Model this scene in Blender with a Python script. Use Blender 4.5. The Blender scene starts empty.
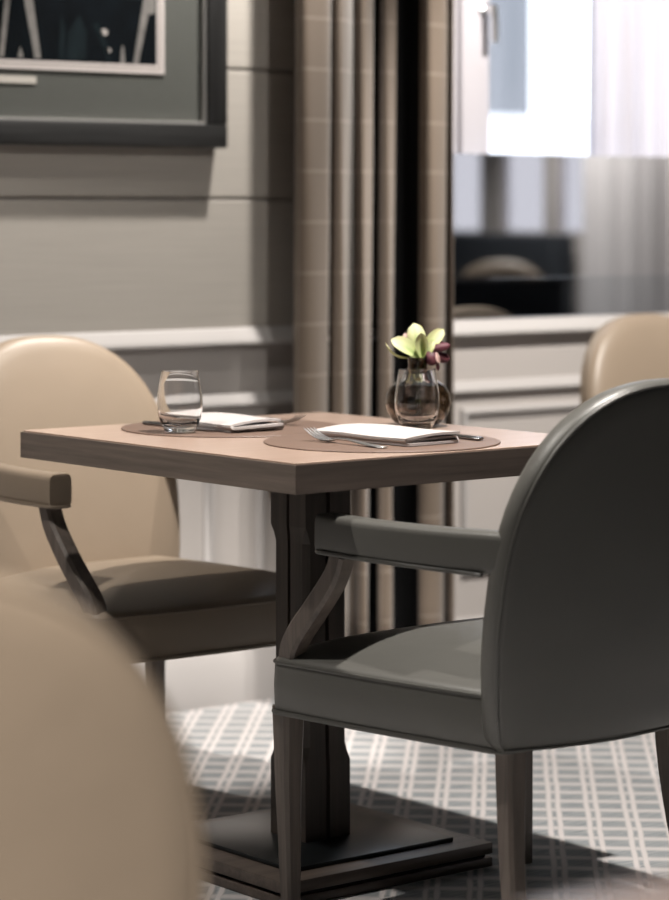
import bpy, bmesh, math, random
from mathutils import Vector, Matrix
random.seed(7)
scene = bpy.context.scene
C = scene.collection

# ---------------------------------------------------------------- camera
YAW = 0.675
cam = bpy.data.cameras.new('camera'); cam_o = bpy.data.objects.new('camera', cam); C.objects.link(cam_o)
cam_o.location = (0, 0, 1.147); cam_o.rotation_euler = (math.pi/2, 0, -YAW)
cam.sensor_fit = 'HORIZONTAL'; cam.sensor_width = 36.0
cam.lens = 2660.6/669*36
cam.shift_y = -(450-208.7)/669
cam.clip_start = 0.05; cam.clip_end = 300
cam.dof.use_dof = True; cam.dof.focus_distance = 4.42; cam.dof.aperture_fstop = 4.0
scene.camera = cam_o

# ---------------------------------------------------------------- world, light, exposure
w = bpy.data.worlds.new('sky'); scene.world = w; w.use_nodes = True
bg = w.node_tree.nodes['Background']
bg.inputs[0].default_value = (0.88, 0.93, 1.0, 1); bg.inputs[1].default_value = 4.0
vs = scene.view_settings
vs.view_transform = 'Standard'; vs.look = 'None'; vs.gamma = 1; vs.exposure = 0.0; vs.use_curve_mapping = False

def spot(name, loc, target, power, deg, blend=0.5, col=(1, 0.94, 0.875), rad=0.03):
    l = bpy.data.lights.new(name, 'SPOT'); l.energy = power; l.color = col
    l.spot_size = math.radians(deg); l.spot_blend = blend; l.shadow_soft_size = rad
    o = bpy.data.objects.new(name, l); C.objects.link(o); o.location = loc
    d = Vector(target) - Vector(loc); o.rotation_euler = d.to_track_quat('-Z', 'Y').to_euler()
    return o
spot('downlight_picture', (3.83, 4.50, 2.69), (3.42, 4.96, 1.0), 250, 46, 0.35)
spot('wall_fill_spot', (3.3, 1.5, 2.69), (3.3, 4.97, 1.30), 95, 36, 0.8)  # added fill without a fixture of its own, lifts the upper wall
spot('downlight_table', (2.95, 3.00, 2.69), (3.08, 3.68, 0), 350, 64, 0.4)
spot('downlight_side', (1.6, 4.0, 2.69), (1.7, 3.9, 0), 130, 120, 0.6)
spot('downlight_front', (-0.8, 0.6, 2.69), (0.85, 1.75, 0.75), 1000, 27, 0.6)
spot('window_fill_spot', (4.35, 3.4, 2.69), (4.90, 4.95, 0.8), 430, 58, 0.5)  # added spot, brightens the window frame, dado and the chair there
spot('near_table_fill_spot', (1.45, 0.7, 2.69), (1.40, 0.75, 0), 130, 44, 0.5)  # extra lamp put in only to light the blurred table corner
spot('far_side_fill_spot', (9.4, -0.1, 2.69), (9.7, 0.1, 0.9), 260, 110, 0.6)  # added lamp that keeps the mirrored far side from going black

# ---------------------------------------------------------------- materials
M = {}
def nmat(name):
    m = bpy.data.materials.new(name); m.use_nodes = True
    nt = m.node_tree; b = nt.nodes['Principled BSDF']; M[name] = m
    return m, nt, b
def N(nt, t, **kw):
    n = nt.nodes.new(t)
    for k, v in kw.items(): setattr(n, k, v)
    return n
def math_n(nt, op, a, b=None, c=None):
    n = N(nt, 'ShaderNodeMath', operation=op)
    for i, v in enumerate((a, b, c)):
        if v is None: continue
        if isinstance(v, (int, float)): n.inputs[i].default_value = v
        else: nt.links.new(v, n.inputs[i])
    return n.outputs[0]
def mixc(nt, fac, a, b):
    n = N(nt, 'ShaderNodeMix', data_type='RGBA')
    for s, v in ((n.inputs['Factor'], fac), (n.inputs[6], a), (n.inputs[7], b)):
        if isinstance(v, (int, float)): s.default_value = v
        elif isinstance(v, tuple): s.default_value = (*v, 1)
        else: nt.links.new(v, s)
    return n.outputs[2]
def plain(name, col, rough=0.5, metal=0.0, noise=0.0, scale=30, bump=0.0, spec=0.5, coat=0.0):
    m, nt, b = nmat(name)
    b.inputs['Roughness'].default_value = rough; b.inputs['Metallic'].default_value = metal
    b.inputs['Specular IOR Level'].default_value = spec
    b.inputs['Coat Weight'].default_value = coat
    b.inputs['Base Color'].default_value = (*col, 1)
    if noise or bump:
        tc = N(nt, 'ShaderNodeTexCoord'); no = N(nt, 'ShaderNodeTexNoise')
        no.inputs['Scale'].default_value = scale; no.inputs['Detail'].default_value = 4
        nt.links.new(tc.outputs['Object'], no.inputs['Vector'])
        if noise:
            lo = tuple(c*(1-noise) for c in col); hi = tuple(min(1, c*(1+noise)) for c in col)
            nt.links.new(mixc(nt, no.outputs[0], lo, hi), b.inputs['Base Color'])
        if bump:
            bp = N(nt, 'ShaderNodeBump'); bp.inputs['Strength'].default_value = bump; bp.inputs['Distance'].default_value = 0.002
            nt.links.new(no.outputs[0], bp.inputs['Height']); nt.links.new(bp.outputs[0], b.inputs['Normal'])
    return m
def wood(name, col, axis=0, rough=0.45, contrast=0.35, spec=0.5):
    """grain runs along the given axis of the object"""
    m, nt, b = nmat(name)
    tc = N(nt, 'ShaderNodeTexCoord'); mp = N(nt, 'ShaderNodeMapping')
    s = [55, 55, 55]; s[axis] = 2.2; mp.inputs['Scale'].default_value = s
    no = N(nt, 'ShaderNodeTexNoise'); no.inputs['Scale'].default_value = 1.0; no.inputs['Detail'].default_value = 6; no.inputs['Roughness'].default_value = 0.65
    nt.links.new(tc.outputs['Object'], mp.inputs[0]); nt.links.new(mp.outputs[0], no.inputs['Vector'])
    r = N(nt, 'ShaderNodeMapRange'); r.inputs[1].default_value = 0.32; r.inputs[2].default_value = 0.68
    nt.links.new(no.outputs[0], r.inputs[0])
    lo = tuple(c*(1-contrast) for c in col); hi = tuple(min(1, c*(1+contrast)) for c in col)
    nt.links.new(mixc(nt, r.outputs[0], lo, hi), b.inputs['Base Color'])
    b.inputs['Roughness'].default_value = rough; b.inputs['Specular IOR Level'].default_value = spec
    bp = N(nt, 'ShaderNodeBump'); bp.inputs['Strength'].default_value = 0.15; bp.inputs['Distance'].default_value = 0.001
    nt.links.new(r.outputs[0], bp.inputs['Height']); nt.links.new(bp.outputs[0], b.inputs['Normal'])
    return m
def leather(name, col, rough=0.42):
    m, nt, b = nmat(name)
    tc = N(nt, 'ShaderNodeTexCoord')
    no = N(nt, 'ShaderNodeTexNoise'); no.inputs['Scale'].default_value = 7; no.inputs['Detail'].default_value = 3
    nt.links.new(tc.outputs['Object'], no.inputs['Vector'])
    nt.links.new(mixc(nt, no.outputs[0], tuple(c*0.93 for c in col), tuple(c*1.06 for c in col)), b.inputs['Base Color'])
    b.inputs['Roughness'].default_value = rough
    vo = N(nt, 'ShaderNodeTexVoronoi'); vo.inputs['Scale'].default_value = 600
    nt.links.new(tc.outputs['Object'], vo.inputs['Vector'])
    hsum = math_n(nt, 'ADD', math_n(nt, 'MULTIPLY', vo.outputs[0], 0.12), math_n(nt, 'MULTIPLY', no.outputs[0], 1.6))
    bp = N(nt, 'ShaderNodeBump'); bp.inputs['Strength'].default_value = 0.35; bp.inputs['Distance'].default_value = 0.004
    nt.links.new(hsum, bp.inputs['Height']); nt.links.new(bp.outputs[0], b.inputs['Normal'])
    return m

CREAM = (0.255, 0.200, 0.148); TAUPE = (0.098, 0.096, 0.087)
leather('cream_leather', CREAM); leather('taupe_leather', TAUPE, 0.38)
leather('cream_piping_leather', tuple(c*0.85 for c in CREAM)); leather('taupe_piping_leather', tuple(c*0.8 for c in TAUPE), 0.38)
wood('chair_wood', (0.112, 0.090, 0.076), 2, 0.5)
wood('table_wood_x_shaded', (0.075, 0.057, 0.048), 0, 0.42)  # same wood made darker: shade of the near edge put into the colour
wood('table_wood_y_lit', (0.165, 0.132, 0.110), 1, 0.42)  # same wood made lighter, for the edge that catches the side light
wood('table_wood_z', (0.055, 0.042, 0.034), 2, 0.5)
vm = wood('table_veneer', (0.48, 0.345, 0.275), 0, 0.4, 0.07)
vb = vm.node_tree.nodes['Principled BSDF']; vb.inputs['Coat Weight'].default_value = 0.8; vb.inputs['Coat Roughness'].default_value = 0.22
wood('base_wood', (0.105, 0.082, 0.068), 0, 0.35)
plain('black_plate', (0.022, 0.026, 0.028), 0.28, 0.6, 0.3, 12)
plain('recess_black', (0.01, 0.01, 0.01), 0.8)
plain('mat_leather', (0.165, 0.108, 0.082), 0.5, 0, 0.12, 90, 0.15)
plain('linen', (0.50, 0.465, 0.455), 0.9, 0, 0.04, 300, 0.2, 0.2)
plain('steel', (0.75, 0.75, 0.75), 0.3, 1.0)
plain('dark_steel', (0.30, 0.30, 0.31), 0.25, 1.0)
plain('white_paint', (0.45, 0.43, 0.42), 0.75, 0, 0, 30, 0, 0.2)
plain('panel_paint', (0.46, 0.43, 0.41), 0.55)
plain('ceiling_paint', (0.20, 0.25, 0.28), 0.8)
plain('room_paint', (0.05, 0.072, 0.09), 0.8)
plain('window_paint', (0.48, 0.46, 0.49), 0.4)
plain('navy_fabric', (0.012, 0.016, 0.022), 0.8, 0, 0.3, 60)
wood('frame_wood', (0.020, 0.020, 0.020), 0, 0.45, 0.5)
wood('frame_wood_v', (0.020, 0.020, 0.020), 2, 0.45, 0.5)
plain('silver_fillet', (0.55, 0.54, 0.52), 0.35, 0.5)
plain('mat_board', (0.088, 0.092, 0.083), 0.8, 0, 0.06, 40)
plain('bevel_white', (0.62, 0.57, 0.55), 0.6)
plain('plaque_white', (0.58, 0.55, 0.50), 0.6)
plain('print_dark', (0.002, 0.004, 0.006), 0.9, 0, 0.8, 18, 0, 0.1)
plain('print_grey', (0.20, 0.19, 0.18), 0.6, 0, 0.5, 40)
plain('print_mid', (0.008, 0.014, 0.017), 0.9, 0, 0.5, 25, 0, 0.1)
plain('print_light', (0.45, 0.42, 0.40), 0.6)
plain('print_green', (0.05, 0.09, 0.075), 0.6, 0, 0.5, 30)
plain('facade_grey', (0.165, 0.17, 0.18), 0.9)
plain('facade_white', (0.85, 0.85, 0.86), 0.9)
plain('pavement', (0.5, 0.5, 0.5), 0.9, 0, 0.2, 2)
plain('stem_green', (0.05, 0.10, 0.03), 0.5)

def glassmat(name, col=(1, 1, 1), rough=0.0, ior=1.45):
    m, nt, b = nmat(name)
    b.inputs['Base Color'].default_value = (*col, 1); b.inputs['Roughness'].default_value = rough
    b.inputs['Transmission Weight'].default_value = 1.0; b.inputs['IOR'].default_value = ior
    return m
glassmat('clear_glass'); glassmat('smoked_glass', (0.26, 0.20, 0.14))
def panemat(name, tint, refl):
    m = bpy.data.materials.new(name); m.use_nodes = True; nt = m.node_tree; nt.nodes.clear(); M[name] = m
    out = N(nt, 'ShaderNodeOutputMaterial'); mx = N(nt, 'ShaderNodeMixShader')
    tr = N(nt, 'ShaderNodeBsdfTransparent'); tr.inputs[0].default_value = (*tint, 1)
    gl = N(nt, 'ShaderNodeBsdfGlossy'); gl.inputs['Roughness'].default_value = 0.02
    mx.inputs[0].default_value = refl
    nt.links.new(tr.outputs[0], mx.inputs[1]); nt.links.new(gl.outputs[0], mx.inputs[2]); nt.links.new(mx.outputs[0], out.inputs[0])
panemat('window_glass', (0.97, 0.98, 1.0), 0.07); panemat('picture_glass', (0.97, 0.97, 0.97), 0.02); panemat('tinted_glass', (0.52, 0.50, 0.50), 0.07)
plain('mirror_glass', (0.72, 0.74, 0.77), 0.02, 1.0)
plain('mirror_glass_dark', (0.60, 0.63, 0.67), 0.03, 1.0)

# grasscloth wallpaper: fine horizontal threads
m, nt, b = nmat('grasscloth')
tc = N(nt, 'ShaderNodeTexCoord'); mp = N(nt, 'ShaderNodeMapping'); mp.inputs['Scale'].default_value = (4, 4, 160)
no = N(nt, 'ShaderNodeTexNoise'); no.inputs['Scale'].default_value = 1; no.inputs['Detail'].default_value = 5
nt.links.new(tc.outputs['Object'], mp.inputs[0]); nt.links.new(mp.outputs[0], no.inputs['Vector'])
nt.links.new(mixc(nt, no.outputs[0], (0.355, 0.330, 0.298), (0.445, 0.415, 0.375)), b.inputs['Base Color'])
b.inputs['Roughness'].default_value = 0.8
bp = N(nt, 'ShaderNodeBump'); bp.inputs['Strength'].default_value = 0.2; bp.inputs['Distance'].default_value = 0.001
nt.links.new(no.outputs[0], bp.inputs['Height']); nt.links.new(bp.outputs[0], b.inputs['Normal'])

# carpet: pairs of light stripes crossed by thin light rungs, set at about 42 degrees to the wall
m, nt, b = nmat('carpet')
tc = N(nt, 'ShaderNodeTexCoord'); sp = N(nt, 'ShaderNodeSeparateXYZ')
wn = N(nt, 'ShaderNodeTexNoise'); wn.inputs['Scale'].default_value = 9
nt.links.new(tc.outputs['Object'], wn.inputs['Vector'])
nt.links.new(tc.outputs['Object'], sp.inputs[0])
a = math.radians(42.3)
q = math_n(nt, 'SUBTRACT', math_n(nt, 'MULTIPLY', sp.outputs[0], math.cos(a)), math_n(nt, 'MULTIPLY', sp.outputs[1], math.sin(a)))
p = math_n(nt, 'ADD', math_n(nt, 'MULTIPLY', sp.outputs[0], math.sin(a)), math_n(nt, 'MULTIPLY', sp.outputs[1], math.cos(a)))
wob = math_n(nt, 'MULTIPLY', math_n(nt, 'SUBTRACT', wn.outputs[0], 0.5), 0.006)
q = math_n(nt, 'ADD', q, wob); p = math_n(nt, 'ADD', p, wob)
QP, PP = 0.0724, 0.0755
qf = math_n(nt, 'ABSOLUTE', math_n(nt, 'SUBTRACT', math_n(nt, 'FRACT', math_n(nt, 'ADD', math_n(nt, 'DIVIDE', q, QP), 0.156)), 0.5))
def band(x, lo, hi, e):
    r1 = N(nt, 'ShaderNodeMapRange'); r1.inputs[1].default_value = lo-e; r1.inputs[2].default_value = lo+e; nt.links.new(x, r1.inputs[0])
    r2 = N(nt, 'ShaderNodeMapRange'); r2.inputs[1].default_value = hi-e; r2.inputs[2].default_value = hi+e; r2.inputs[3].default_value = 1; r2.inputs[4].default_value = 0; nt.links.new(x, r2.inputs[0])
    return math_n(nt, 'MULTIPLY', r1.outputs[0], r2.outputs[0])
stripe = band(qf, 0.055, 0.195, 0.03)
pf = math_n(nt, 'ABSOLUTE', math_n(nt, 'SUBTRACT', math_n(nt, 'FRACT', math_n(nt, 'DIVIDE', p, PP)), 0.5))
rung = math_n(nt, 'MULTIPLY', band(pf, -1.0, 0.17, 0.10), 0.8)
light = math_n(nt, 'MAXIMUM', stripe, rung)
mp = N(nt, 'ShaderNodeMapping'); mp.inputs['Rotation'].default_value = (0, 0, a); mp.inputs['Scale'].default_value = (18, 150, 1)
no = N(nt, 'ShaderNodeTexNoise'); no.inputs['Scale'].default_value = 1; no.inputs['Detail'].default_value = 3
nt.links.new(tc.outputs['Object'], mp.inputs[0]); nt.links.new(mp.outputs[0], no.inputs['Vector'])
base = mixc(nt, no.outputs[0], (0.14, 0.175, 0.195), (0.50, 0.50, 0.50))
col = mixc(nt, light, base, (0.66, 0.62, 0.61))
nt.links.new(col, b.inputs['Base Color']); b.inputs['Roughness'].default_value = 0.95; b.inputs['Specular IOR Level'].default_value = 0.1
fn = N(nt, 'ShaderNodeTexNoise'); fn.inputs['Scale'].default_value = 450
nt.links.new(tc.outputs['Object'], fn.inputs['Vector'])
bp = N(nt, 'ShaderNodeBump'); bp.inputs['Strength'].default_value = 0.5; bp.inputs['Distance'].default_value = 0.004
nt.links.new(math_n(nt, 'ADD', fn.outputs[0], light), bp.inputs['Height']); nt.links.new(bp.outputs[0], b.inputs['Normal'])

# curtain cloth: taupe with thin pale check lines (u = along the cloth, v = height, in metres)
def curtain_mat(name, col, line):
    m, nt, b = nmat(name)
    uv = N(nt, 'ShaderNodeUVMap'); sp = N(nt, 'ShaderNodeSeparateXYZ'); nt.links.new(uv.outputs[0], sp.inputs[0])
    ms = []
    for o in (0, 1):
        fr = math_n(nt, 'FRACT', math_n(nt, 'DIVIDE', sp.outputs[o], 0.1175))
        ms.append(math_n(nt, 'LESS_THAN', math_n(nt, 'ABSOLUTE', math_n(nt, 'SUBTRACT', fr, 0.5)), 0.026))
    k = math_n(nt, 'MULTIPLY', math_n(nt, 'MAXIMUM', ms[0], ms[1]), 0.35)
    no = N(nt, 'ShaderNodeTexNoise'); no.inputs['Scale'].default_value = 220
    nt.links.new(uv.outputs[0], no.inputs['Vector'])
    c0 = mixc(nt, no.outputs[0], tuple(c*0.8 for c in col), tuple(c*1.2 for c in col))
    nt.links.new(mixc(nt, k, c0, line), b.inputs['Base Color'])
    b.inputs['Roughness'].default_value = 0.85; b.inputs['Specular IOR Level'].default_value = 0.2
    b.inputs['Sheen Weight'].default_value = 0.2
curtain_mat('taupe_check', (0.150, 0.117, 0.090), (0.34, 0.29, 0.25))
curtain_mat('grey_drape', (0.66, 0.64, 0.64), (0.70, 0.68, 0.68))
m = bpy.data.materials.new('sheer'); m.use_nodes = True; nt = m.node_tree; nt.nodes.clear(); M['sheer'] = m
out = N(nt, 'ShaderNodeOutputMaterial'); m1 = N(nt, 'ShaderNodeMixShader'); m2 = N(nt, 'ShaderNodeMixShader')
tl = N(nt, 'ShaderNodeBsdfTranslucent'); tl.inputs[0].default_value = (0.34, 0.325, 0.345, 1)
df = N(nt, 'ShaderNodeBsdfDiffuse'); df.inputs[0].default_value = (0.80, 0.76, 0.80, 1)
tp = N(nt, 'ShaderNodeBsdfTransparent')
m1.inputs[0].default_value = 0.45; m2.inputs[0].default_value = 0.03
nt.links.new(tl.outputs[0], m1.inputs[1]); nt.links.new(df.outputs[0], m1.inputs[2])
nt.links.new(m1.outputs[0], m2.inputs[1]); nt.links.new(tp.outputs[0], m2.inputs[2]); nt.links.new(m2.outputs[0], out.inputs[0])

def petalmat(name, c_base, c_tip, c_vein, trans=0.3):
    m, nt, b = nmat(name)
    uv = N(nt, 'ShaderNodeUVMap'); sp = N(nt, 'ShaderNodeSeparateXYZ'); nt.links.new(uv.outputs[0], sp.inputs[0])
    c1 = mixc(nt, sp.outputs[1], c_base, c_tip)
    v = math_n(nt, 'ABSOLUTE', math_n(nt, 'SUBTRACT', sp.outputs[0], 0.5))
    mr = N(nt, 'ShaderNodeMapRange'); mr.inputs[1].default_value = 0.0; mr.inputs[2].default_value = 0.22; mr.inputs[3].default_value = 0.7; mr.inputs[4].default_value = 0
    nt.links.new(v, mr.inputs[0])
    fade = math_n(nt, 'MULTIPLY', mr.outputs[0], math_n(nt, 'SUBTRACT', 1.0, math_n(nt, 'MULTIPLY', sp.outputs[1], 0.8)))
    nt.links.new(mixc(nt, fade, c1, c_vein), b.inputs['Base Color'])
    b.inputs['Roughness'].default_value = 0.55; b.inputs['Subsurface Weight'].default_value = trans; b.inputs['Subsurface Radius'].default_value = (0.004, 0.004, 0.002)
petalmat('green_petal', (0.34, 0.42, 0.14), (0.66, 0.65, 0.40), (0.10, 0.24, 0.03))
petalmat('maroon_petal', (0.045, 0.006, 0.016), (0.12, 0.03, 0.045), (0.20, 0.08, 0.085), 0.1)
plain('black_backing', (0.010, 0.011, 0.013), 0.9)
plain('pale_lip', (0.55, 0.38, 0.34), 0.5)

# ---------------------------------------------------------------- mesh helpers
def link(name, me, mat, parent=None, smooth=None):
    o = bpy.data.objects.new(name, me); C.objects.link(o)
    if mat: me.materials.append(M[mat])
    if smooth is not None:
        for p_ in me.polygons: p_.use_smooth = True
        me.set_sharp_from_angle(angle=math.radians(smooth))
    if parent: o.parent = parent
    return o
def mesh(name, vs_, fs, mat, parent=None, smooth=None):
    me = bpy.data.meshes.new(name); me.from_pydata([tuple(v) for v in vs_], [], fs); me.update()
    bm = bmesh.new(); bm.from_mesh(me); bmesh.ops.recalc_face_normals(bm, faces=bm.faces); bm.to_mesh(me); bm.free()
    return link(name, me, mat, parent, smooth)
def box(name, x0, x1, y0, y1, z0, z1, mat, parent=None, bev=0.0, seg=2):
    bm = bmesh.new(); bmesh.ops.create_cube(bm, size=1)
    for v in bm.verts: v.co = Vector(((x0+x1)/2+v.co.x*(x1-x0), (y0+y1)/2+v.co.y*(y1-y0), (z0+z1)/2+v.co.z*(z1-z0)))
    if bev: bmesh.ops.bevel(bm, geom=bm.edges[:], offset=bev, segments=seg, affect='EDGES', profile=0.5)
    me = bpy.data.meshes.new(name); bm.to_mesh(me); bm.free()
    return link(name, me, mat, parent, 30 if bev else None)
def loft(rings, cap0=True, cap1=True, close_ring=True, close_path=False):
    vs_ = []; fs = []; n = len(rings[0])
    for r in rings: vs_ += r
    R = len(rings)
    for i in range(R if close_path else R-1):
        i2 = (i+1) % R
        for j in range(n if close_ring else n-1):
            k = (j+1) % n
            fs.append((i*n+j, i*n+k, i2*n+k, i2*n+j))
    if cap0 and not close_path: fs.append(tuple(range(n))[::-1])
    if cap1 and not close_path: fs.append(tuple((R-1)*n+j for j in range(n)))
    return vs_, fs
def tube(path, rad, n=8, closed=False):
    P = [Vector(p_) for p_ in path]; rings = []; up = Vector((0, 0, 1))
    for i, p_ in enumerate(P):
        if closed: t = P[(i+1) % len(P)]-P[i-1]
        else: t = P[min(i+1, len(P)-1)]-P[max(i-1, 0)]
        t.normalize()
        a1 = t.cross(up)
        if a1.length < 1e-3: a1 = t.cross(Vector((1, 0, 0)))
        a1.normalize(); a2 = a1.cross(t)
        r = rad(i/(len(P)-1)) if callable(rad) else rad
        rings.append([p_+a1*(r*math.cos(2*math.pi*k/n))+a2*(r*math.sin(2*math.pi*k/n)) for k in range(n)])
    return loft(rings, close_path=closed)
def sweep_rect(path, sizes):
    """path of (x,y,z) in a y-z plane; sizes (wx, wt) per point"""
    rings = []; P = [Vector(p_) for p_ in path]
    for i, p_ in enumerate(P):
        t = (P[min(i+1, len(P)-1)]-P[max(i-1, 0)]).normalized()
        ax = Vector((1, 0, 0)); nn = t.cross(ax).normalized()
        wx, wt = sizes(i/(len(P)-1)) if callable(sizes) else sizes
        c = min(wx, wt)*0.16
        ring = []
        for sx, sn in ((1, 1), (-1, 1), (-1, -1), (1, -1)):
            e1 = p_+ax*(sx*(wx/2-(0 if sx*sn > 0 else c)))+nn*(sn*(wt/2-(c if sx*sn > 0 else 0)))
            e2 = p_+ax*(sx*(wx/2-(c if sx*sn > 0 else 0)))+nn*(sn*(wt/2-(0 if sx*sn > 0 else c)))
            ring += [e1, e2]
        rings.append(ring)
    return loft(rings)
def lathe(profile, n=40):
    rings = [[Vector((r*math.cos(2*math.pi*k/n), r*math.sin(2*math.pi*k/n), z)) for k in range(n)] for r, z in profile]
    return rings
def crom(P, k=6, closed=False):
    out = []; n = len(P); P = [Vector(p_) for p_ in P]
    for i in range(n if closed else n-1):
        p0 = P[(i-1) % n] if closed or i > 0 else P[0]; p1 = P[i]; p2 = P[(i+1) % n]; p3 = P[(i+2) % n] if closed or i+2 < n else P[-1]
        for s in range(k):
            t = s/k
            out.append(0.5*((2*p1)+(p2-p0)*t+(2*p0-5*p1+4*p2-p3)*t*t+(3*p1-p0-3*p2+p3)*t**3))
    if not closed: out.append(P[-1])
    return out
def thing(name, label, cat, loc=(0, 0, 0), rz=0, group=None):
    o = bpy.data.objects.new(name, None); C.objects.link(o); o.location = loc; o.rotation_euler = (0, 0, rz); o.empty_display_size = 0.1
    return tag(o, label, cat, group)
def tag(o, label, cat, group=None):
    o['label'] = label; o['category'] = cat
    if group: o['group'] = group
    return o
def struct(o): o['kind'] = 'structure'; return o
def dup(root, loc, rz, label, group=None):
    r = root.copy(); C.objects.link(r); r.location = loc; r.rotation_euler = (0, 0, rz); r['label'] = label
    if group: r['group'] = group
    for ch in [o for o in bpy.data.objects if o.parent == root]:
        c = ch.copy(); C.objects.link(c); c.parent = r
        for g in [o for o in bpy.data.objects if o.parent == ch]:
            d = g.copy(); C.objects.link(d); d.parent = c
    return r

# ---------------------------------------------------------------- the room shell
WY = 4.971                      # face of the far wall
X0, X1, Y0, CZ = -3.0, 10.2, -4.0, 2.72
OX0, OX1, OZ0, OZ1 = 4.30, 5.75, 0.845, 2.40          # window opening
struct(box('floor', X0-.2, X1+.2, Y0-.2, WY+.3, -0.2, 0, 'carpet'))
struct(box('ceiling', X0-.2, X1+.2, Y0-.2, WY+.3, CZ, CZ+.2, 'ceiling_paint'))
struct(box('wall_left', X0-.2, X0, Y0, WY, 0, CZ, 'room_paint'))
struct(box('wall_front', X0, X1, Y0-.2, Y0, 0, CZ, 'room_paint'))
def boxes(name, lst, mat, parent=None):
    vs_ = []; fs = []
    for (x0, x1, y0, y1, z0, z1) in lst:
        b0 = len(vs_)
        vs_ += [(x, y, z) for x in (x0, x1) for y in (y0, y1) for z in (z0, z1)]
        for f in ((0, 1, 3, 2), (4, 6, 7, 5), (0, 4, 5, 1), (2, 3, 7, 6), (0, 2, 6, 4), (1, 5, 7, 3)): fs.append(tuple(b0+i for i in f))
    return mesh(name, vs_, fs, mat, parent)
CF = WY+0.014
wall = struct(boxes('wall_back', [(X0, OX0, CF, CF+.24, 0, CZ), (OX1, X1, CF, CF+.24, 0, CZ), (OX0, OX1, CF, CF+.24, 0, OZ0), (OX0, OX1, CF, CF+.24, OZ1, CZ)], 'panel_paint'))
seams = [0.868, 1.170, 1.471, 1.772, 2.073, 2.374, 2.675]
for i in range(len(seams)-1):
    box('wall_panel', X0, OX0, WY, CF, seams[i]+.0035, seams[i+1]-.0035, 'grasscloth', wall, 0.002, 1)
    box('wall_panel', OX1, X1, WY, CF, seams[i]+.0035, seams[i+1]-.0035, 'grasscloth', wall, 0.002, 1)
for xa, xb in ((X0, OX0), (OX0, OX1), (OX1, X1)):
    box('dado_board', xa, xb, WY, CF, 0.12, 0.838, 'panel_paint', wall)
def moulding(name, x0, x1, prof, mat):
    """profile of (out, z) extruded along x in front of the wall"""
    n = len(prof); vs_ = [(x0, WY-o_, z) for o_, z in prof]+[(x1, WY-o_, z) for o_, z in prof]
    fs = [(i, (i+1) % n, n+(i+1) % n, n+i) for i in range(n)]+[tuple(range(n)), tuple(range(n, 2*n))]
    return struct(mesh(name, vs_, fs, mat, None, 40))
moulding('trim_1', X0, X1, [(-.014, .832), (.028, .832), (.032, .835), (.032, .840), (.028, .845), (.014, .866), (.008, .871), (-.014, .872)], 'white_paint')
moulding('trim_2', X0, X1, [(-.01, .690), (.016, .690), (.019, .692), (.019, .696), (.014, .702), (.008, .714), (.004, .718), (-.01, .718)], 'white_paint')
moulding('baseboard_back', X0, X1, [(-.014, 0), (.018, 0), (.018, .098), (.014, .104), (.013, .114), (.008, .122), (.004, .128), (-.014, .128)], 'white_paint')
def panel_frame(name, x0, x1, z0, z1, wd=.028):
    rings = []
    for o_, ins in ((-.01, 0), (.006, 0), (.014, .006), (.015, .012), (.007, .018), (.004, wd), (-.01, wd)):
        rings.append([Vector((x0+ins, WY-o_, z0+ins)), Vector((x1-ins, WY-o_, z0+ins)), Vector((x1-ins, WY-o_, z1-ins)), Vector((x0+ins, WY-o_, z1-ins))])
    v, f = loft(rings, close_path=True)
    return struct(mesh(name, v, f, 'white_paint', None, 40))
panel_frame('trim_3', 2.35, 3.62, .235, .650)
panel_frame('trim_4', 4.378, 5.67, .235, .650)
panel_frame('trim_5', 3.74, 4.27, .235, .650)

# ---- the window in the far wall
win = struct(bpy.data.objects.new('window_1', None)); C.objects.link(win); win.location = (0, 0, 0)
WA, WB = 5.10, 5.16
box('window_sill', OX0, OX1, CF, 5.21, OZ0, .872, 'white_paint', win)
box('jamb', OX0, OX0+.11, WA, 5.20, .872, OZ1, 'window_paint', win, .004, 1)
box('jamb', OX1-.11, OX1, WA, 5.20, .872, OZ1, 'window_paint', win, .004, 1)
box('head', OX0+.11, OX1-.11, WA, 5.20, OZ1-.09, OZ1, 'window_paint', win, .004, 1)
box('sash_rail', OX0+.112, OX1-.112, WA+.01, WB, .875, .96, 'window_paint', win, .004, 1)
def sash(x0, x1):
    s = box('sash_stile', x0, x0+.095, WA-.02, WB, .962, OZ1-.092, 'window_paint', win, .006, 2)
    box('sash_stile', x1-.095, x1, WA-.02, WB, .962, OZ1-.092, 'window_paint', win, .006, 2)
    box('pane', x0+.09, x1-.09, WB-.04, WB-.03, .955, OZ1-.092, 'window_glass', win)
    return s
s1 = sash(OX0+.182, OX1-.114)
box('sash_stile', OX0+.112, OX0+.178, WA-.01, WB, .962, OZ1-.092, 'window_paint', win, .006, 2)
hx, hy, hz = 4.555, WA-.02, 1.655
v, f = loft(lathe([(0.001, 0), (.017, 0), (.017, .006), (.009, .010), (.009, .040), (.0095, .044), (.001, .046)], 20))
hd = mesh('handle_rose', v, f, 'steel', win, 40); hd.location = (hx, hy, hz); hd.rotation_euler = (math.pi/2, 0, 0)
v, f = sweep_rect([(0, -.038, 0.012), (0, -.042, -.02), (0, -.044, -.045), (0, -.044, -.085)], lambda t: (.020-.004*t, .011))
lev = mesh('handle_lever', v, f, 'steel', win, 40); lev.location = (hx, hy, hz)

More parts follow.
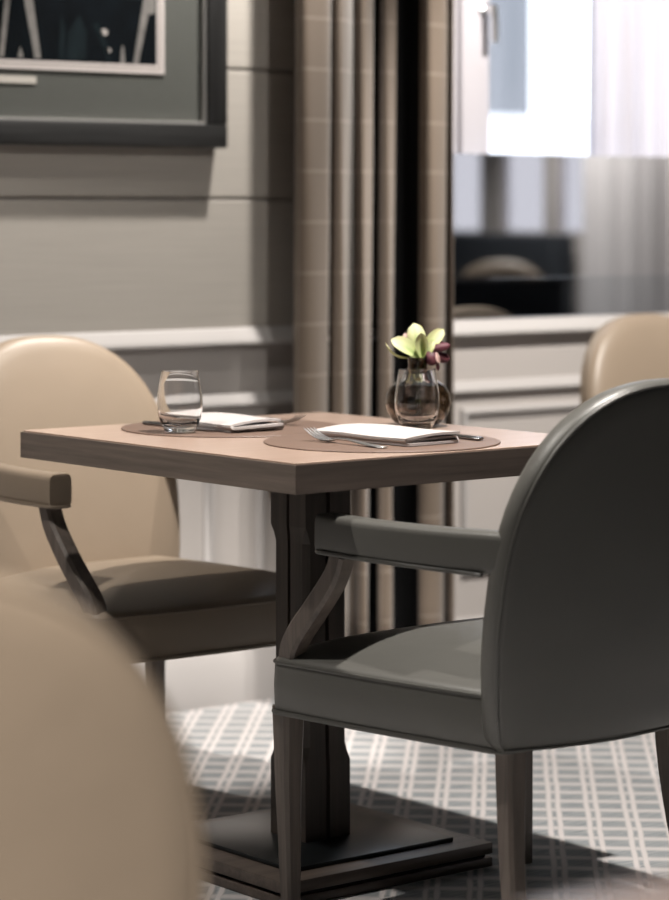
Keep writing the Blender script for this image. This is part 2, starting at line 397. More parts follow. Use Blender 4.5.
# ---- the right-hand wall with three windows and drapes, seen in the mirror screen
RX = X1
gaps = [(-1.80, -1.48), (-1.30, -.95), (-.84, -.56)]
edges = [Y0]+[e for g in gaps for e in g]+[WY]
lst = [(RX, RX+.05, Y0, WY, 0, 1.02), (RX, RX+.05, Y0, WY, 2.35, CZ)]
for i in range(0, len(edges), 2): lst.append((RX, RX+.05, edges[i], edges[i+1], 1.02, 2.35))
struct(boxes('wall_right', lst, 'panel_paint'))
for i, (ya, yb) in enumerate(gaps):
    wn_ = struct(bpy.data.objects.new('window_%d' % (i+2), None)); C.objects.link(wn_)
    for y_ in (ya, yb-.015): box('window_frame', RX+.01, RX+.045, y_, y_+.015, 1.02, 2.35, 'window_paint', wn_)
    box('pane', RX+.02, RX+.026, ya+.015, yb-.015, 1.02, 2.35, 'tinted_glass', wn_)

# ---------------------------------------------------------------- curtains
def ribbon(name, plan, z0, z1, mat, parent=None, thick=.002, nz=10, flare=0.0, flip=None):
    P = crom([(x, y, 0) for x, y in plan], 6); L = [0]
    for i in range(1, len(P)): L.append(L[-1]+(P[i]-P[i-1]).length)
    vs_ = []; fs = []; n = len(P); cx_ = sum(p_.x for p_ in P)/n
    for k in range(nz+1):
        t = k/nz; z = z0+(z1-z0)*t
        for i, p_ in enumerate(P):
            s = 1+flare*(1-t)
            vs_.append((cx_+(p_.x-cx_)*s-.012*(1-t)+.004*math.sin(7*t+i*.25)*(1-t), p_.y+.004*math.sin(5*t+i*.4), z))
    for k in range(nz):
        for i in range(n-1): fs.append((k*n+i, k*n+i+1, (k+1)*n+i+1, (k+1)*n+i))
    me = bpy.data.meshes.new(name); me.from_pydata(vs_, [], fs)
    uv = me.uv_layers.new(name='UVMap')
    for lp in me.loops:
        vi = lp.vertex_index; uv.data[lp.index].uv = (L[vi % n]+.03, vs_[vi][2])
    o = link(name, me, mat, parent, 60)
    if thick:
        md = o.modifiers.new('thickness', 'SOLIDIFY'); md.thickness = thick
    return o
cu = thing('curtain', 'long taupe checked curtain hanging in deep folds beside the window', 'curtain', (0, 0, 0))
# plan points (a, y); a is the place along the wall, sheared with depth so that each fold curls in behind itself
folds = [[(3.800, 4.925), (3.775, 4.890), (3.765, 4.855), (3.775, 4.825), (3.805, 4.808), (3.845, 4.810), (3.863, 4.832), (3.855, 4.870), (3.830, 4.925)],
         [(3.900, 4.925), (3.880, 4.890), (3.872, 4.858), (3.880, 4.828), (3.900, 4.812), (3.918, 4.822), (3.928, 4.868), (3.938, 4.885), (3.946, 4.860), (3.960, 4.820), (3.980, 4.814), (3.992, 4.840), (3.982, 4.885), (3.960, 4.925)],
         [(4.040, 4.925), (4.024, 4.890), (4.017, 4.855), (4.024, 4.825), (4.042, 4.810), (4.057, 4.820), (4.063, 4.850), (4.050, 4.890), (4.045, 4.925)],
         [(4.185, 4.935), (4.160, 4.900), (4.145, 4.862), (4.152, 4.826), (4.180, 4.808), (4.212, 4.815), (4.224, 4.850), (4.226, 4.885), (4.232, 4.862), (4.244, 4.830), (4.253, 4.850), (4.246, 4.890), (4.225, 4.930)]]
folds = [[(a_+.79*(y_-4.85)+.008, y_) for a_, y_ in fo] for fo in folds]
for fo in folds: ribbon('fold', fo, .012, 2.70, 'taupe_check', cu, .003, 14)
ribbon('gap_backing', [(3.88, 4.940), (3.93, 4.948), (4.0, 4.940), (4.08, 4.948), (4.16, 4.940), (4.22, 4.950), (4.27, 4.942)], .014, 2.70, 'black_backing', cu, .002, 6)  # near-black sheet that makes the gaps between the folds come out dark
pl = []
x = 4.895; k = 0
while x < 5.74:
    pl.append((x, 5.035+(.028 if k % 2 else -.022)+random.uniform(-.006, .006))); x += random.uniform(.024, .05); k += 1
tag(ribbon('sheer_curtain', pl, .885, 2.39, 'sheer', None, 0, 8), 'white sheer curtain drawn across the right side of the window', 'curtain')
pl = []
y = -.47; k = 0
while y < .30:
    pl.append((RX-.09+(.06 if k % 2 else -.07), y)); y += random.uniform(.06, .11); k += 1
tag(ribbon('grey_drape', pl, .012, 2.68, 'grey_drape', None, .003, 6), 'pale grey drape whose stripes show in the mirrored screen under the window', 'curtain')

# ---------------------------------------------------------------- mirrored screen under the window
ms = thing('mirror_screen', 'half height mirrored glass screen standing on the window sill', 'screen', (0, 0, .872))
def pane(name, x0, x1, y, z0, z1, tilt, mat):
    o = box(name, x0, x1, -.006, 0, 0, z1-z0, mat, ms); o.location = (0, y, z0-.872); o.rotation_euler = (tilt, 0, 0); return o
pane('mirror_pane', 4.305, 5.745, 4.966, .972, 1.284, 0, 'mirror_glass')
pane('mirror_pane', 4.305, 5.745, 4.966, 0.873, .9718, math.radians(0.0), 'mirror_glass_dark')

# ---------------------------------------------------------------- framed picture
pf_ = thing('framed_picture', 'large black and white photograph with grey mat in dark wooden frame', 'picture', (3.0, WY, 1.286))
PW, PH, FW = .626, .95, .054
def pbox(name, x0, x1, z0, z1, y0, y1, mat, parent, bev=0): return box(name, x0, x1, y0, y1, z0, z1, mat, parent, bev, 2)
pbox('frame_rail', -PW, PW, 0, FW, -.050, -.002, 'frame_wood', pf_, .004)
pbox('frame_rail', -PW, PW, PH-FW, PH, -.050, -.002, 'frame_wood', pf_, .004)
pbox('frame_stile', -PW, -PW+FW, FW, PH-FW, -.050, -.002, 'frame_wood_v', pf_, .004)
pbox('frame_stile', PW-FW, PW, FW, PH-FW, -.050, -.002, 'frame_wood_v', pf_, .004)
def rect_ring(name, hw, z0, z1, wd, y0, y1, mat, parent):
    a_ = [Vector(p_) for p_ in ((-hw, 0, z0), (hw, 0, z0), (hw, 0, z1), (-hw, 0, z1))]
    b_ = [Vector(p_) for p_ in ((-hw+wd, 0, z0+wd), (hw-wd, 0, z0+wd), (hw-wd, 0, z1-wd), (-hw+wd, 0, z1-wd))]
    rings = [[p_+Vector((0, y1, 0)) for p_ in a_], [p_+Vector((0, y0, 0)) for p_ in a_], [p_+Vector((0, y0, 0)) for p_ in b_], [p_+Vector((0, y1, 0)) for p_ in b_]]
    v, f = loft(rings, close_path=True); return mesh(name, v, f, mat, parent)
rect_ring('fillet', PW-FW, FW, PH-FW, .006, -.040, -.02, 'silver_fillet', pf_)
mb = pbox('mat_board', -PW+FW, PW-FW, FW, PH-FW, -.026, -.018, 'mat_board', pf_)
rect_ring('mat_bevel', .462, .165, .80, .011, -.030, -.022, 'bevel_white', mb)
rect_ring('mat_bevel', .449, .178, .787, .007, -.0285, -.022, 'bevel_white', mb)
pbox('caption_strip', -.128, .122, .134, .150, -.029, -.022, 'plaque_white', mb)
pr_ = pbox('photo_print', -.445, .445, .182, .783, -.0275, -.022, 'print_dark', pf_)
def flat(name, pts, mat, y=-.0278):
    n = len(pts); v = [(x, y, z) for x, z in pts]+[(x, y+.0003, z) for x, z in pts]
    return mesh(name, v, [tuple(range(n)), tuple(range(2*n-1, n-1, -1))]+[(i, (i+1) % n, n+(i+1) % n, n+i) for i in range(n)], mat, pr_)
flat('print_shape', [(.028, .190), (.040, .190), (.062, .36), (.082, .36), (.118, .19), (.135, .19), (.10, .40), (.05, .40)], 'print_grey')
flat('print_shape', [(.378, .186), (.392, .186), (.42, .30), (.438, .30), (.438, .36), (.412, .36)], 'print_grey')
flat('print_shape', [(.180, .19), (.195, .19), (.198, .26), (.186, .29)], 'print_mid')
flat('print_shape', [(.200, .19), (.250, .19), (.255, .25), (.235, .29), (.205, .25)], 'print_mid')
flat('print_shape', [(.27, .27), (.30, .21), (.31, .186), (.318, .186), (.31, .225), (.284, .275)], 'print_mid')
for cx_, cz_, r_ in ((.300, .254, .008), (.311, .214, .006)):
    flat('print_shape', [(cx_+r_*1.3*math.cos(t*math.pi/5), cz_+r_*math.sin(t*math.pi/5)) for t in range(10)], 'print_light')
flat('print_shape', [(.343, .186), (.357, .186), (.352, .225), (.347, .225)], 'print_grey')
flat('print_shape', [(-.02, .31), (.03, .31), (.045, .36), (.0, .38), (-.03, .35)], 'print_green')
flat('print_shape', [(.075, .19), (.09, .19), (.082, .215)], 'print_grey')
flat('print_shape', [(.14, .335), (.44, .330), (.44, .40), (.14, .40)], 'print_mid', -.0277)
flat('print_shape', [(-.44, .186), (-.05, .186), (-.06, .40), (-.44, .40)], 'print_mid', -.0277)
pbox('picture_glass', -PW+FW+.005, PW-FW-.005, FW+.005, PH-FW-.005, -.036, -.034, 'picture_glass', pf_)

# ---------------------------------------------------------------- armchairs (local: facing +y, origin on the floor)
def make_chair(name, label, lea, pip, loc, rz, group):
    t = thing(name, label, 'chair', loc, rz, group)
    # seat: upholstered box with domed top, tapering to the rear
    def plan_pt(u_):
        pts = seat_plan; return pts[u_ % len(pts)]
    base_ = []
    fw, rw, yf, yr, rc = .283, .222, .268, -.235, .030
    corners = [(rw, yr), (fw, yf-.012), (-fw, yf-.012), (-rw, yr)]
    poly = []
    def arc(cx_, cy_, a0, a1, r, n=6):
        for i in range(n+1):
            a_ = a0+(a1-a0)*i/n; poly.append((cx_+r*math.cos(a_), cy_+r*math.sin(a_)))
    arc(rw-rc, yr+rc, -math.pi/2, -.18, rc)
    for s in (.2, .4, .6, .8): poly.append((rw+(fw-rw)*s+.006*math.sin(math.pi*s), yr+rc+(yf-yr-2*rc)*s))
    arc(fw-rc, yf-rc-.006, 0, math.pi/2, rc)
    for s in (.15, .3, .5, .7, .85): poly.append((fw-rc-(2*fw-2*rc)*s, yf-.006+.012*math.sin(math.pi*s)))
    arc(-fw+rc, yf-rc-.006, math.pi/2, math.pi, rc)
    for s in (.2, .4, .6, .8): poly.append((-fw+(fw-rw)*s-.006*math.sin(math.pi*s), yf-rc-(yf-yr-2*rc)*s))
    arc(-rw+rc, yr+rc, math.pi+.18, 1.5*math.pi, rc)
    cy0 = .03
    def ring(k, z): return [Vector((x*k, cy0+(y-cy0)*k, z)) for x, y in poly]
    rings = [ring(.90, .326), ring(.985, .322), ring(1, .330), ring(1.004, .37), ring(1, .402), ring(.990, .413)]
    for k in (.95, .88, .78, .64, .48, .3, .12): rings.append(ring(k, .413+.052*(1-k**2.6)))
    v, f = loft(rings); mesh('seat', v, f, lea, t, 50)
    for z, k in ((.327, 1.004), (.408, 1.000)):
        v, f = tube(ring(k, z), .0042 if z < .35 else .0028, 6, True); mesh('piping', v, f, pip, t, 60)
    # back: arched, leaning and slightly curved
    zc = .60; H_, A_, Hb, n_ = .884, .264, .585, 2.4
    out = []
    for i in range(33):
        a_ = math.pi*i/32; c_, s_ = math.cos(a_), math.sin(a_)
        out.append((A_*math.copysign(abs(c_)**(2/n_), c_), Hb+(H_-Hb)*abs(s_)**(2/n_)))
    left = [(-.262, .54), (-.258, .49), (-.251, .44), (-.240, .385), (-.228, .34)]
    bot = [(-.218, .326), (-.12, .322), (0, .320), (.12, .322), (.218, .326)]
    out = out+left+bot+[(-x, z) for x, z in left[::-1]]
    def yb(x, z): return -.226-.235*(z-.325)-.030*(1-(x/.28)**2)
    def bring(k, d, zoff=0): return [Vector((x*k, yb(x*k, zc+(z-zc)*k)+d, zc+(z-zc)*k+.20*d)) for x, z in out]
    rings = [bring(k, 0) for k in (.03, .3, .6, .85, .955)]+[bring(.987, .003), bring(1, .010), bring(1.001, .020), bring(.996, .031), bring(.978, .042), bring(.94, .050)]
    for k, d in ((.86, .057), (.72, .063), (.5, .067), (.3, .068), (.03, .068)): rings.append(bring(k, d))
    v, f = loft(rings); mesh('backrest', v, f, lea, t, 60)
    v, f = tube([p_+Vector((0, -.001, 0)) for p_ in bring(.988, .004)], .0032, 6, True); mesh('piping', v, f, pip, t, 60)
    # arms
    for s in (-1, 1):
        path = crom([(s*.240, -.285, .634), (s*.258, -.15, .630), (s*.270, 0, .628), (s*.268, .112, .628), (s*.268, .126, .628)], 4)
        rings = []
        for i, p_ in enumerate(path):
            tt = i/(len(path)-1); e = 1 if i < len(path)-3 else (.985, .95, .86)[i-len(path)+3]
            hw_, hh = (.021+.004*tt)*e, .033*e
            r_ = []
            for k in range(20):
                a_ = 2*math.pi*k/20; c_, s_ = math.cos(a_), math.sin(a_)
                r_.append(p_+Vector((hw_*math.copysign(abs(c_)**.45, c_), 0, hh*math.copysign(abs(s_)**.45, s_))))
            rings.append(r_)
        v, f = loft(rings); am = mesh('armrest', v, f, lea, t, 50)
        o_ = .0245
        ys = (-.245, -.15, 0, .07, .112); cxs = (.245, .258, .269, .268, .268)
        loop = [(s*c_+o_*(.9 if y < -.1 else 1), y, .6005) for y, c_ in zip(ys, cxs)]+[(s*.268+o_*.6, .128, .600), (s*.268-o_*.6, .128, .600)]
        loop += [(s*c_-o_*(.9 if y < -.1 else 1), y, .6005) for y, c_ in list(zip(ys, cxs))[::-1]]
        v, f = tube(crom(loop, 3), .0035, 6); mesh('piping', v, f, pip, am, 60)
        path = crom([(s*.266, .086, .598), (s*.266, .104, .560), (s*.266, .150, .508), (s*.264, .196, .462), (s*.260, .222, .430), (s*.256, .228, .404)], 4)
        v, f = sweep_rect(path, lambda q_: (.034, .034+.008*q_)); mesh('arm_post', v, f, 'chair_wood', t, 30)
        path = [(s*.258, .238, .335), (s*.258, .238, .2), (s*.258, .231, 0)]
        v, f = sweep_rect(path, lambda q_: (.044-.018*q_, .044-.018*q_)); mesh('leg', v, f, 'chair_wood', t, 30)
        path = crom([(s*.172, -.206, .335), (s*.175, -.209, .25), (s*.186, -.226, .12), (s*.204, -.262, 0)], 3)
        v, f = sweep_rect(path, lambda q_: (.042-.016*q_, .042-.014*q_)); mesh('leg', v, f, 'chair_wood', t, 30)
    return t
GRP = 'leather armchairs of the dining room'
CH = make_chair('armchair', 'cream leather armchair with its back to the wall below the picture', 'cream_leather', 'cream_piping_leather', (2.928, 4.254, 0), math.pi, GRP)
make_chair('armchair', 'dark grey leather armchair in front of the table with its back turned', 'taupe_leather', 'taupe_piping_leather', (2.918, 3.206, 0), 0, GRP)
dup(CH, (4.690, 4.285, 0), math.pi, 'cream armchair below the mirrored screen, mostly hidden by the dark chair', GRP)
dup(CH, (1.087, 2.050, 0), -YAW+.27, 'blurred cream armchair close up in the bottom left corner', GRP)
dup(CH, (8.70, .34, 0), .75, 'cream armchair whose arched back shows in the mirrored screen', GRP)

# ---------------------------------------------------------------- tables (local: origin on the floor under the centre)
def make_table(label, loc):
    t = thing('dining_table', label, 'table', loc, 0, 'square pedestal dining tables')
    hx_, hy_ = .3455, .4025; bw = .055
    cs = [(-hx_, -hy_), (hx_, -hy_), (hx_, hy_), (-hx_, hy_)]; ci = [(x-math.copysign(bw, x), y-math.copysign(bw, y)) for x, y in cs]
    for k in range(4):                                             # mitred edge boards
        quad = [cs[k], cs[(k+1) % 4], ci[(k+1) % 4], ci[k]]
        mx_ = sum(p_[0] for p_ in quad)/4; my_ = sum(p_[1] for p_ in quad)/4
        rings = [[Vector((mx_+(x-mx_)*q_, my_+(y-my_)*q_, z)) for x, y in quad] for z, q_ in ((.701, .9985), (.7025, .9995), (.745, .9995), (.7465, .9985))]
        v, f = loft(rings); mesh('edge_board', v, f, 'table_wood_x_shaded' if k % 2 == 0 else 'table_wood_y_lit', t)
    box('substrate', -hx_+bw, hx_-bw, -hy_+bw, hy_-bw, .712, .7455, 'recess_black', t)
    box('tabletop', -hx_+.004, hx_-.004, -hy_+.004, hy_-.004, .7462, .7500, 'table_veneer', t, .0008, 1)
    for sx in (-1, 1):
        for sy in (-1, 1):
            def ring(z, o_, ch):
                i_ = .004
                pts = [(i_, i_), (o_-ch*.0, i_), (o_, o_-ch), (o_-ch, o_), (i_, o_)]
                pts = [(i_, i_), (o_, i_), (o_, o_-ch), (o_-ch, o_), (i_, o_)]
                return [Vector((sx*x, sy*y, z)) for x, y in pts]
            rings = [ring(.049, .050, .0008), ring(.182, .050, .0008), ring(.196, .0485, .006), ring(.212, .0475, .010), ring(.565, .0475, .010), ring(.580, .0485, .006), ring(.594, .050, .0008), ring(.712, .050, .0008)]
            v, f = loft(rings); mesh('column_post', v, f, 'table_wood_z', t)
    box('column_core', -.012, .012, -.012, .012, .049, .70, 'recess_black', t)
    box('column_top_plate', -.16, .16, -.16, .16, .702, .7125, 'recess_black', t)
    box('base_board', -.228, .228, -.225, .225, .0, .016, 'base_wood', t, .002, 2)
    box('base_spacer', -.218, .218, -.215, .215, .0158, .022, 'recess_black', t)
    box('base_board', -.228, .228, -.225, .225, .0218, .042, 'base_wood', t, .002, 2)
    box('base_plate', -.178, .178, -.178, .178, .0415, .0495, 'black_plate', t, .0012, 2)
    return t
TX, TY = 2.8885, 3.6765
T1 = make_table('square wooden pedestal table laid for two with placemats and flowers', (TX, TY, 0))
dup(T1, (1.36, .712, 0), 0, 'blurred wooden table corner close up at the bottom right')
TZ = .7500

# ---------------------------------------------------------------- table setting
def placemat(loc, label):
    prof = [(.0, 0), (.196, 0), (.2005, .0003), (.2015, .0014), (.2005, .0026), (.197, .0030), (.0, .0030)]
    rings = lathe([(max(r, .0005), z) for r, z in prof], 72)
    v, f = loft(rings); o = mesh('placemat', v, f, 'mat_leather', None, 40); o.location = loc
    return tag(o, label, 'placemat', 'round brown leather placemats')
placemat((2.862, 3.870, TZ), 'round brown leather placemat on the cream chair side of the table')
placemat((2.889, 3.480, TZ), 'round brown leather placemat on the dark chair side of the table')
MZ = TZ+.0031

def napkin(loc, rz, W_, L_, label, seed):
    rnd = random.Random(seed); t = thing('napkin', label, 'napkin', loc, rz, 'folded white napkins')
    nl = 3; prof = []
    # zigzag centre line in x-z: spine on the left, open loops on the right
    for k in range(nl):
        zl = .003+k*.0052; zr = .003+k*.0078
        xs = [-.5, -.25, 0, .25, .42, .5] if k % 2 == 0 else [.5, .42, .25, 0, -.25, -.5]
        for x in xs:
            z = zl+(zr-zl)*(x+.5); bul = .0030*math.sin(math.pi*(x+.5)) if k == nl-1 else 0
            prof.append((x*W_*(1-.03*(k % 2)), z+bul))
        if k < nl-1:
            if k % 2 == 0: prof.append((.515*W_, (zr*2+.0078)/2))
            else: prof.append((-.512*W_, (zl*2+.0052)/2))
    C2 = [Vector((p_[0], p_[1], 0)) for p_ in prof]; C2 = crom(C2, 3)
    th = .0023; up = []; dn = []
    for i, p_ in enumerate(C2):
        tg = (C2[min(i+1, len(C2)-1)]-C2[max(i-1, 0)]).normalized(); nr = Vector((-tg.y, tg.x, 0))
        up.append(p_+nr*th); dn.append(p_-nr*th)
    loop = up+dn[::-1]; n = len(C2); rings = []
    for j in range(13):
        q_ = j/12; y = (q_-.5)*L_
        sq = 1-.10*q_; wv = .0012*math.sin(9*q_+seed)
        rings.append([Vector((p_.x*(1-.04*q_)+wv*2, y+.004*p_.x/W_+(q_-.5)*.014*math.sin((i_ if i_ < n else 2*n-1-i_)*.13+seed), p_.y*sq*(1-.12*math.sin(3*q_+seed)**2)+.0004)) for i_, p_ in enumerate(loop)])
    vs_ = [v_ for r_ in rings for v_ in r_]; m_ = 2*n; fs = []
    for j in range(12):
        for i in range(m_): fs.append((j*m_+i, j*m_+(i+1) % m_, (j+1)*m_+(i+1) % m_, (j+1)*m_+i))
    for j in (0, 12):
        for i in range(n-1): fs.append((j*m_+i, j*m_+i+1, j*m_+m_-2-i, j*m_+m_-1-i))
    mesh('folded_cloth', vs_, fs, 'linen', t, 60)
    return t
napkin((2.897, 3.482, MZ), math.radians(2), .118, .235, 'white folded napkin lying between fork and knife nearest the dark chair', 1)
napkin((2.838, 3.868, MZ), math.radians(-2), .112, .225, 'white folded napkin behind the left tumbler', 4)

def strip_mesh(stations):
    """stations of (y, halfwidth, z, thickness, dish): flat strip with rounded section"""
    rings = []
    for y, hw_, z, th, dish in stations:
        r_ = []
        for k in range(12):
            a_ = 2*math.pi*k/12; c_, s_ = math.cos(a_), math.sin(a_)
            r_.append(Vector((hw_*math.copysign(abs(c_)**.7, c_), y, z+th*s_+dish*c_*c_)))
        rings.append(r_)
    return loft(rings)
def make_fork(loc, rz, label):
    t = thing('fork', label, 'fork', loc, rz, 'steel dinner forks')
    v, f = strip_mesh([(-.102, .004, .003, .0012, 0), (-.099, .0085, .003, .0016, 0), (-.08, .0095, .0032, .0017, 0), (-.04, .0062, .0055, .0017, 0), (-.005, .0038, .0092, .0019, 0), (.022, .0034, .0088, .002, 0), (.032, .005, .0065, .0018, 0)])
    mesh('handle', v, f, 'steel', t, 50)
    v, f = strip_mesh([(.030, .0045, .0068, .0016, 0), (.037, .009, .0052, .0013, .001), (.045, .0118, .0038, .0012, .0022), (.053, .0124, .0040, .0011, .002), (.056, .0124, .0045, .0011, .0018)])
    mesh('head', v, f, 'steel', t, 50)
    for i in range(4):
        x_ = -.0105+.007*i
        rings = []
        for y, z, r_ in ((.054, .0056, .0023), (.070, .0088, .0021), (.085, .0142, .0018), (.098, .0205, .0013), (.1015, .0222, .0006)):
            rings.append([Vector((x_+r_*math.cos(2*math.pi*k/8), y, z+.7*r_*math.sin(2*math.pi*k/8))) for k in range(8)])
        v, f = loft(rings); mesh('tine', v, f, 'steel', t, 50)
    return t
def make_knife(loc, rz, label):
    t = thing('knife', label, 'knife', loc, rz, 'steel dinner knives')
    v, f = strip_mesh([(-.108, .004, .0036, .002, 0), (-.105, .0082, .0036, .0032, 0), (-.08, .0088, .0036, .0034, 0), (-.04, .0068, .0036, .0034, 0), (-.005, .006, .0036, .0033, 0), (.0, .0062, .0036, .0028, 0)])
    mesh('handle', v, f, 'dark_steel', t, 50)
    v, f = strip_mesh([(-.002, .006, .0036, .0016, 0), (.01, .0085, .0036, .0011, 0), (.05, .0095, .0036, .0009, 0), (.085, .0085, .0036, .0008, 0), (.102, .005, .0036, .0007, 0), (.108, .0015, .0036, .0005, 0)])
    mesh('blade', v, f, 'steel', t, 50)
    return t
make_fork((2.796, 3.462, MZ-.001), math.radians(0), 'steel fork on the near placemat beside the napkin, tines raised')
make_fork((2.966, 3.900, MZ-.001), math.pi, 'steel fork lying half behind the far napkin, tines pointing right')
make_knife((3.022, 3.478, MZ-.0002), math.radians(-3), 'dark steel knife sticking out from under the near napkin')
make_knife((2.768, 3.905, MZ-.0002), math.pi, 'dark steel knife lying behind the left tumbler')

# stemless tumblers with a thick base
prof = [(.0005, .0), (.020, .0), (.0245, .0012), (.0275, .0045), (.0325, .0135), (.0372, .026), (.0397, .039), (.0403, .050), (.0393, .066), (.0365, .086), (.0330, .1065), (.0327, .1080),
        (.0320, .1080), (.0319, .1060), (.0352, .086), (.0380, .066), (.0389, .050), (.0383, .040), (.0358, .028), (.0310, .0185), (.022, .0140), (.010, .0128), (.0005, .0126)]
v, f = loft(lathe(prof, 48))
g1 = mesh('tumbler', v, f, 'clear_glass', None, 60); g1.location = (2.714, 3.826, TZ+.0034)
tag(g1, 'clear stemless glass tumbler on the left edge of the far placemat', 'glass', 'clear stemless tumblers')
g2 = g1.copy(); C.objects.link(g2); g2.location = (3.078, 3.610, TZ+.0034); g2['label'] = 'clear stemless glass tumbler standing in front of the round vase'

# vase and orchids
VX, VY = 3.150, 3.692
prof = [(.0005, 0), (.026, 0), (.034, .002), (.047, .012), (.056, .026), (.0602, .044), (.0580, .060), (.049, .074), (.036, .083), (.0245, .089), (.0195, .096), (.0180, .108), (.0184, .122), (.0195, .126),
        (.0188, .1265), (.0172, .122), (.0166, .108), (.0180, .097), (.023, .0905), (.034, .0850), (.046, .0765), (.0552, .060), (.0576, .044), (.0535, .027), (.044, .014), (.030, .006), (.0005, .0045)]
v, f = loft(lathe(prof, 56)); vo = mesh('round_vase', v, f, 'smoked_glass', None, 60); vo.location = (VX, VY, TZ+.0003)
tag(vo, 'smoked brown glass globe vase with short neck holding orchids', 'vase')

CR = Vector((math.cos(YAW), -math.sin(YAW), 0)); CD = Vector((math.sin(YAW), math.cos(YAW), 0)); UP = Vector((0, 0, 1))
def petal(parent, mat, name, base_, tip, width, bow, cup, nrm=None, round_=.62):
    """leaf surface from base_ to tip (parent coords: x right, y back, z up), bowed along its length and cupped across"""
    B, T = Vector(base_), Vector(tip); ax = T-B; L_ = ax.length; ax.normalize()
    n0 = Vector(nrm) if nrm else Vector((0, -1, 0)); side = ax.cross(n0).normalized(); n0 = side.cross(ax).normalized()
    NU, NV = 8, 10; vs_ = []; uvs = []; fs = []
    for lay in (0, 1):
        for j in range(NV+1):
            v_ = j/NV; wv = width*.5*(.12+.88*math.sin(math.pi/2*(v_/.6)**.9) if v_ < .6 else math.sqrt(max(0.0, 1-((v_-.6)/.402)**2)))
            for i in range(NU+1):
                u_ = i/NU*2-1
                p_ = B+ax*(L_*v_)+side*(wv*u_)+n0*(bow*math.sin(math.pi*v_)+cup*wv*u_*u_-.0009*lay)
                vs_.append(p_); uvs.append((i/NU, v_))
    n = (NU+1)*(NV+1)
    for lay in (0, 1):
        for j in range(NV):
            for i in range(NU):
                a_ = lay*n+j*(NU+1)+i; q4 = (a_, a_+1, a_+NU+2, a_+NU+1); fs.append(q4 if lay == 0 else q4[::-1])
    rim = [i for i in range(NU+1)]+[j*(NU+1)+NU for j in range(1, NV+1)]+[NV*(NU+1)+i for i in range(NU-1, -1, -1)]+[j*(NU+1) for j in range(NV-1, 0, -1)]
    for k in range(len(rim)): a_, b_ = rim[k], rim[(k+1) % len(rim)]; fs.append((a_, n+a_, n+b_, b_))
    me = bpy.data.meshes.new(name); me.from_pydata([tuple(p_) for p_ in vs_], [], fs)
    uv = me.uv_layers.new(name='UVMap')
    for lp in me.loops: uv.data[lp.index].uv = uvs[lp.vertex_index]
    return link(name, me, mat, parent, 70)
MPP = .00182
def P2(px, py, d=0): return ((px-418)*MPP, d, (425-py)*MPP)
g = thing('orchid_bloom', 'pale green orchid bloom rising from the vase', 'flower', (VX, VY, TZ), -YAW)
st = [P2(419, 376, .0), P2(418, 366, .002), P2(420, 357, .004)]
v, f = tube(crom([(0.004, 0, .012), (0.003, 0, .05)]+st, 4), .0024, 8); mesh('stem', v, f, 'stem_green', g, 60)
o0 = P2(421, 356, .002)
petal(g, 'green_petal', 'petal', o0, P2(414, 322, .012), .034, .010, -.5, (0, -1, .1))
petal(g, 'green_petal', 'petal', o0, P2(444, 328, .016), .026, .004, .5, (-.2, -1, .3))
petal(g, 'green_petal', 'petal', P2(420, 357, -.002), P2(391, 338, -.006), .032, .006, .35, (.1, -.8, .6))
petal(g, 'green_petal', 'petal', P2(414, 356, .004), P2(385.5, 342, .010), .010, .011, .3, (-.5, -.45, -.9))
petal(g, 'green_petal', 'petal', P2(422, 357, -.004), P2(421, 331, -.010), .024, -.004, 1.2, (0, -1, .1))
petal(g, 'green_petal', 'petal', P2(423, 357, -.002), P2(434, 340, .0), .016, .003, .5, (0, -1, .3))
petal(g, 'pale_lip', 'petal', P2(412, 346, .016), P2(405, 332, .022), .014, .002, .3)
g = thing('orchid_bloom', 'dark maroon orchid bloom drooping right of the vase neck', 'flower', (VX, VY, TZ), -YAW)
v, f = tube(crom([(-.003, .004, .014), (-.001, .003, .06), P2(421, 372, .003), P2(425, 363, .0), P2(429, 356, .0)], 4), .0019, 8); mesh('stem', v, f, 'stem_green', g, 60)
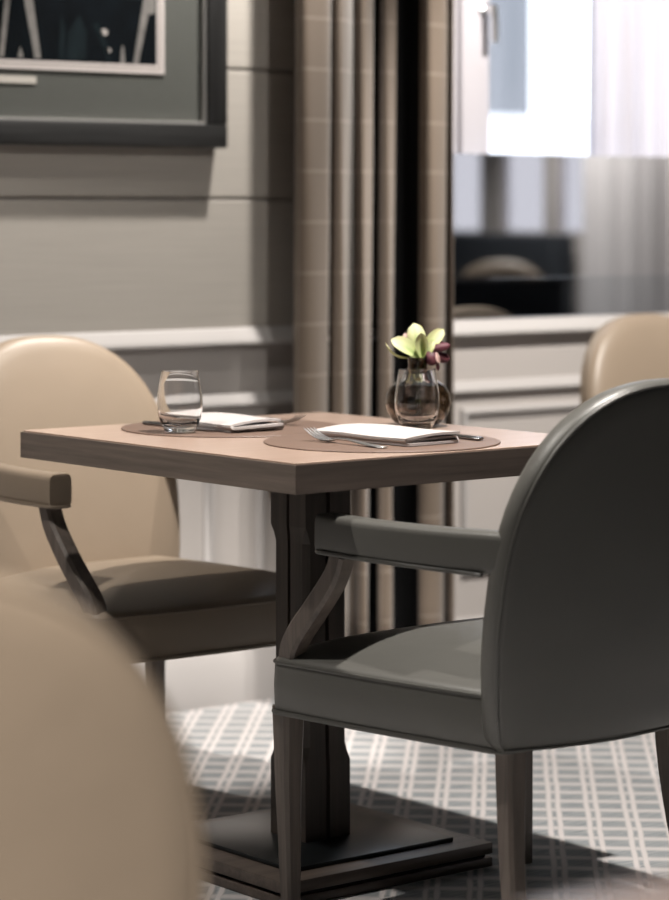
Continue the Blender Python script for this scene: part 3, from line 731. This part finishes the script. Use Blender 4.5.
o0 = P2(430, 353, .0)
petal(g, 'maroon_petal', 'petal', P2(426, 349, .0), P2(450, 343, -.006), .018, .005, -.6, (0, -1, .5))
petal(g, 'maroon_petal', 'petal', o0, P2(450, 358, .004), .020, .006, -.5, (0, -1, .2))
petal(g, 'maroon_petal', 'petal', P2(425, 349, .0), P2(436, 362, -.012), .024, .007, -.5, (-.2, -1, .2))
petal(g, 'maroon_petal', 'petal', P2(424, 353, .004), P2(444, 341, .008), .022, .004, -.4, (0, -1, .4))
petal(g, 'pale_lip', 'lip', P2(436, 350, -.010), P2(439, 361, -.013), .008, .002, .6)
petal(g, 'maroon_petal', 'lip', P2(437, 358, -.009), P2(438, 369, -.008), .007, .002, .6)

# ---------------------------------------------------------------- far side of the room (mirror) and outdoors
bq = thing('banquette', 'dark navy banquette whose back shows in the mirrored screen', 'sofa', (RX-.42, -1.75, 0))
box('seat', -.34, .2, -1.1, 1.1, .12, .46, 'navy_fabric', bq, .03, 3)
box('backrest', .2, .38, -1.1, 1.1, .10, 1.01, 'navy_fabric', bq, .03, 3)
for y in (-1.0, 1.0):
    for x in (-.28, .3): box('leg', x-.02, x+.02, y-.02, y+.02, 0, .12, 'chair_wood', bq)

cb = thing('cabinet', 'low black cabinet whose flat top shows in the mirrored screen', 'cabinet', (6.60, 2.40, 0))
box('body', -.40, .33, -.24, .24, .06, .865, 'navy_fabric', cb, .004, 1)
box('top', -.41, .34, -.25, .25, .8652, .885, 'navy_fabric', cb, .004, 1)
for x in (-.36, .29):
    for y in (-.2, .2): box('leg', x-.02, x+.02, y-.02, y+.02, 0, .0598, 'chair_wood', cb)
st_ = box('street', -40, 90, 5.3, 90, -1.2, -1.0, 'pavement'); tag(st_, 'pale street outside the window', 'street')
bd = thing('building', 'pale building with grey upper storey seen through the window', 'building', (24, 30, -1.0))
box('ground_storey', -4, 9, 0, 6, 0, 3.55, 'facade_white', bd)
box('upper_storey', -4, 4.1, .2, 6, 3.55, 9, 'facade_grey', bd)
